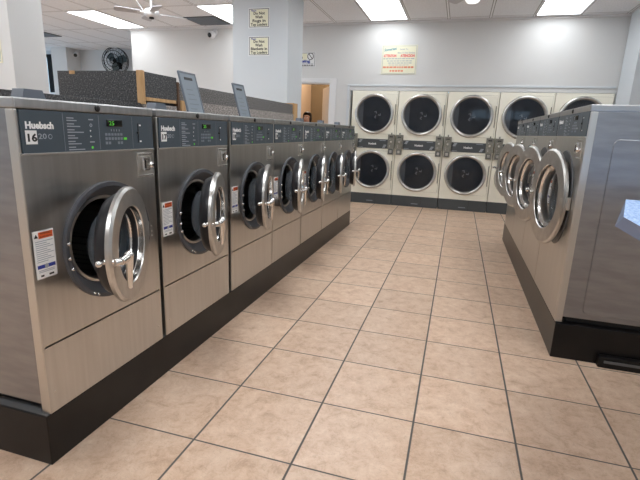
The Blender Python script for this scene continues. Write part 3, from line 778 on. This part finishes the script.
t = tag(empty('wall_fan', (-7.09, 8.10, 2.60), -PI/2+.25), 'black round wall fan on the far wall above the dark speckled box', 'fan')
m = M()
for r, x in ((.27, .04), (.268, -.02), (.20, .095), (.13, .12), (.06, .13)):
    m.lathe([(r-.006, x-.004), (r+.006, x-.004), (r+.006, x+.004), (r-.006, x+.004)], FANBLACK, OUT, 40, closed=True)
for k in range(24):
    a = k*PI/12; c, s_ = math.cos(a), math.sin(a); pr0 = (.13, .03*c, .03*s_)
    for (x0_, r0), (x1_, r1) in (((.13, .03), (.12, .13)), ((.12, .13), (.095, .20)), ((.095, .20), (.04, .27)), ((.04, .27), (-.06, .24)), ((-.06, .24), (-.07, .06))):
        m.cyl((x0_, r0*c, r0*s_), (x1_, r1*c, r1*s_), .0022, FANBLACK, 5)
m.build('cage', t); t.scale = (1.12, 1.12, 1.12)
m = M(); m.cyl((-.12, 0, 0), (.0, 0, 0), .06, FANBLACK, 20); m.cyl((0, 0, 0), (.06, 0, 0), .035, FANBLACK, 20); m.build('motor', t)
m = M(); m.cyl((-.12, 0, 0), (-.165, 0, -.05), .02, FANBLACK); m.box(-.185, -.160, -.05, .05, -.14, .05, FANBLACK, .004); m.build('bracket', t)
for k in range(3):
    T = Matrix.Rotation(k*2*PI/3+.4, 4, 'X') @ Matrix.Translation((.04, 0, 0)) @ Matrix.Rotation(math.radians(24), 4, 'Z')
    m = M(); m.prism([(.03, -.03), (.12, -.085), (.22, -.075), (.245, 0), (.22, .06), (.12, .07), (.03, .03)], -.002, .002, FANGREY, T @ OUT @ Matrix.Rotation(0, 4, 'Z')); m.build('fan_blade', t)

def cctv(loc, rz, label, bracket):
    t = tag(empty('security_camera', loc, rz), label, 'camera', 'security cameras')
    m = M(); m.lathe([(0, 0), (.05, 0), (.05, .02), (.03, .03), (0, .03)], PLASTW, face(0, 0, 0), 24); m.cyl((.02, 0, 0), (.075, 0, -.04), .014, PLASTW); m.build('mount', t)
    m = M(); m.sphere((.09, 0, -.05), .062, PLASTW, (1.1, 1, 1)); m.build('housing', t)
    m = M(); m.lathe([(.040, .0), (.040, .012), (.020, .018), (0, .018)], BLACK, Matrix.Translation((.142, 0, -.062)) @ Matrix.Rotation(.25, 4, 'Y') @ OUT, 24); m.build('lens', t)
    if bracket:
        m = M(); m.cyl((.02, .02, .02), (.03, .17, .135), .004, PLASTW, 8); m.build('cable', t)
cctv((-3.42, YB, 2.79), -PI/2-.25, 'white security camera with a trailing cable on the pale wall left of the sign column', True)
cctv((-8.30, 8.17, 2.80), -.9, 'white security camera high on the side of the far alcove pillar', False)

# ------------------------------------------------------------------ blue table corner at right
t = tag(empty('folding_table', (1.80, .25, 0)), 'pale blue speckled table corner at the right edge beside the near large washer', 'table')
top = [(1.60, .93), (1.43, .388), (1.42, .10), (1.42, -.55), (2.30, -.55), (2.30, .93)]
bot = [(1.62, .99), (1.442, .492), (1.441, .10), (1.441, -.52), (2.28, -.52), (2.28, .99)]
m = M(); ox, oy = 1.80, .25
a = [m.bm.verts.new((x-ox, y-oy, .95)) for x, y in top]; b_ = [m.bm.verts.new((x-ox, y-oy, .90)) for x, y in bot]
i1, i2 = m.mi(BLUETOP), m.mi(BLUESIDE)
f = m.bm.faces.new(a); f.material_index = i1; f = m.bm.faces.new(list(reversed(b_))); f.material_index = i2
for k in range(6):
    f = m.bm.faces.new((a[k], b_[k], b_[(k+1) % 6], a[(k+1) % 6])); f.material_index = i2
m.build('tabletop', t)
for x, y in ((-.05, -.6), (-.05, .3), (.42, -.6), (.42, .3)): M().cyl((x+.0, y, 0), (x, y, .90), .02, TRIM_STEEL).build('leg', t)

# ------------------------------------------------------------------ person in the doorway
def skin_mesh(name, verts, edges, radii, m, parent, sub=2, root=0):
    me = bpy.data.meshes.new(name); me.from_pydata(verts, edges, []); me.materials.append(m)
    o = bpy.data.objects.new(name, me); COL.objects.link(o); o.parent = parent
    sk = o.modifiers.new('skin', 'SKIN'); sk.use_smooth_shade = True
    ss = o.modifiers.new('sub', 'SUBSURF'); ss.levels = sub; ss.render_levels = sub
    if not me.skin_vertices: 
        pass
    for i, r in enumerate(radii):
        r = r if isinstance(r, tuple) else (r, r); me.skin_vertices[0].data[i].radius = r
        me.skin_vertices[0].data[i].use_root = (i == root)
    # bake the modifiers into a plain mesh
    dg = bpy.context.evaluated_depsgraph_get(); m2 = bpy.data.meshes.new_from_object(o.evaluated_get(dg))
    o.modifiers.clear(); o.data = m2
    for p_ in m2.polygons: p_.use_smooth = True
    return o
pers = tag(empty('person', (-1.905, 6.98, 0), 0), 'dark-haired person in the doorway, only the head showing above the far left washers', 'person')
K = .90
vs, es, rs = [], [], []
def vert(x, y, z, r, par=None):
    vs.append((x*K, y*K, z*K)); rs.append(tuple(q*K for q in r) if isinstance(r, tuple) else r*K)
    if par is not None: es.append((par, len(vs)-1))
    return len(vs)-1
pel = vert(0, 0, .92, (.14, .10)); ab = vert(0, 0, 1.08, (.115, .085), pel); ch = vert(0, .0, 1.27, (.135, .095), ab); nk = vert(0, 0, 1.41, .052, ch)
n2 = vert(0, -.01, 1.45, .048, nk); hd0 = vert(0, -.02, 1.505, (.062, .075), n2); hd1 = vert(0, -.018, 1.57, (.074, .092), hd0); vert(0, -.01, 1.625, (.062, .078), hd1)
for sx in (-1, 1):
    sh = vert(sx*.165, 0, 1.35, .052, ch); el = vert(sx*.22, .02, 1.08, .038, sh); wr = vert(sx*.225, -.05, .85, .025, el); pm_ = vert(sx*.225, -.065, .80, (.030, .018), wr)
    for j, (dx, ln) in enumerate(((-.024, .072), (-.008, .080), (.008, .076), (.023, .060))):
        a1 = vert(sx*.225+dx, -.075, .755, .009, pm_); a2 = vert(sx*.225+dx, -.092, .755-ln*.55, .008, a1); vert(sx*.225+dx, -.085, .755-ln, .007, a2)
    th = vert(sx*.225-sx*.035, -.085, .79, .010, pm_); vert(sx*.225-sx*.042, -.105, .75, .009, th)
    hp = vert(sx*.09, 0, .86, .085, pel); kn = vert(sx*.10, -.01, .48, .055, hp); an_ = vert(sx*.105, .01, .09, .038, kn); ft = vert(sx*.11, -.10, .045, (.036, .032), an_); vert(sx*.115, -.16, .035, (.03, .022), ft)
body = skin_mesh('body', vs, es, rs, SKIN, pers)
# clothes
def cloth(name, pts, edg, rad, m): return skin_mesh(name, [tuple(c*K for c in p_) for p_ in pts], edg, [tuple(q*K for q in r) if isinstance(r, tuple) else r*K for r in rad], m, pers)
cloth('shirt', [(0, 0, .90), (0, 0, 1.08), (0, 0, 1.27), (0, 0, 1.385), (-.17, 0, 1.345), (-.205, .01, 1.17), (.17, 0, 1.345), (.205, .01, 1.17)],
      [(0, 1), (1, 2), (2, 3), (2, 4), (4, 5), (2, 6), (6, 7)], [(.16, .12), (.135, .105), (.155, .115), .07, .066, .056, .066, .056], SHIRT)
cloth('trousers', [(0, 0, .93), (-.09, 0, .84), (-.10, -.01, .48), (-.105, .01, .12), (.09, 0, .84), (.10, -.01, .48), (.105, .01, .12)],
      [(0, 1), (1, 2), (2, 3), (0, 4), (4, 5), (5, 6)], [(.155, .115), .10, .07, .055, .10, .07, .055], JEANS)
for sx in (-1, 1):
    M().sphere((sx*.105*K, -.10*K, .04*K), .05*K, BLACK, (.9, 2.3, .8)).build('shoe', pers)
h = M(); h.sphere((0, .012*K, 1.60*K), .098*K, HAIRM, (.95, 1.02, .98)); 
hb = h.bm
bmesh.ops.delete(hb, geom=[v for v in hb.verts if v.co.y < -.040*K and v.co.z < 1.675*K], context='VERTS')
h.sphere((-.072*K, .01*K, 1.545*K), .045*K, HAIRM, (.55, 1.1, 1.6)); h.sphere((.072*K, .01*K, 1.545*K), .045*K, HAIRM, (.55, 1.1, 1.6)); h.sphere((0, .06*K, 1.52*K), .07*K, HAIRM, (1.1, .6, 1.3))
h.build('hair', pers)
fz = -.106
for sx in (-1, 1):
    M().sphere((sx*.028*K, (fz+.010)*K, 1.565*K), .0125*K, EYEW, (1.2, .6, .7)).sphere((sx*.028*K, (fz+.003)*K, 1.565*K), .006*K, INK, (1, .6, 1)).build('eye', pers)
    M().box((sx*.028-.017)*K, (sx*.028+.017)*K, (fz)*K, (fz+.01)*K, 1.585*K, 1.591*K, HAIRM, .001).build('eyebrow', pers)
    M().sphere((sx*.078*K, -.01*K, 1.555*K), .022*K, SKIN, (.4, .8, 1.3)).build('ear', pers)
M().sphere((0, (fz-.004)*K, 1.542*K), .013*K, SKIN, (.8, 1.2, 1.5)).build('nose', pers)
M().sphere((0, (fz+.008)*K, 1.508*K), .020*K, LIP, (1.1, .5, .35)).build('mouth', pers)

# ------------------------------------------------------------------ light, world, camera
def area(name, loc, size, power, col, rot=(0, 0, 0)):
    l = bpy.data.lights.new(name, 'AREA'); l.shape = 'RECTANGLE'; l.size, l.size_y = size; l.energy = power; l.color = col
    o = bpy.data.objects.new(name, l); COL.objects.link(o); o.location = loc; o.rotation_euler = rot; return o
area('storeroom_fill_light', (-1.9, 7.6, ZC-.03), (.3, .6), 28, (1, .86, .68))  # unseen lamp added to light the room beyond the doorway
M().box(-2.06, -1.74, 7.29, 7.91, ZC-.028, ZC-.002, PLASTW, .003)
wd = bpy.data.worlds.new('World'); scn.world = wd; wd.use_nodes = True
bg = wd.node_tree.nodes['Background']; bg.inputs[0].default_value = (.55, .78, 1., 1); bg.inputs[1].default_value = 1.7
cam = bpy.data.cameras.new('Camera'); co = bpy.data.objects.new('Camera', cam); COL.objects.link(co); scn.camera = co
r = V((0.95635047, 0.28998085, 0.03612327)); u = V((-0.10255, 0.21728558, 0.97070617)); f = V((-0.27363714, 0.93203974, -0.2375387))
R_ = Matrix((r, u, -f)).transposed().to_4x4(); co.matrix_world = Matrix.Translation((.87639248, -1.33179059, 1.19702553)) @ R_
cam.sensor_fit = 'HORIZONTAL'; cam.sensor_width = 36; cam.lens = 449.7505970646651/640*36; cam.clip_start = .02
vsn = scn.view_settings; vsn.view_transform = 'Standard'; vsn.look = 'None'; vsn.gamma = 1; vsn.exposure = 0.42; vsn.use_curve_mapping = False
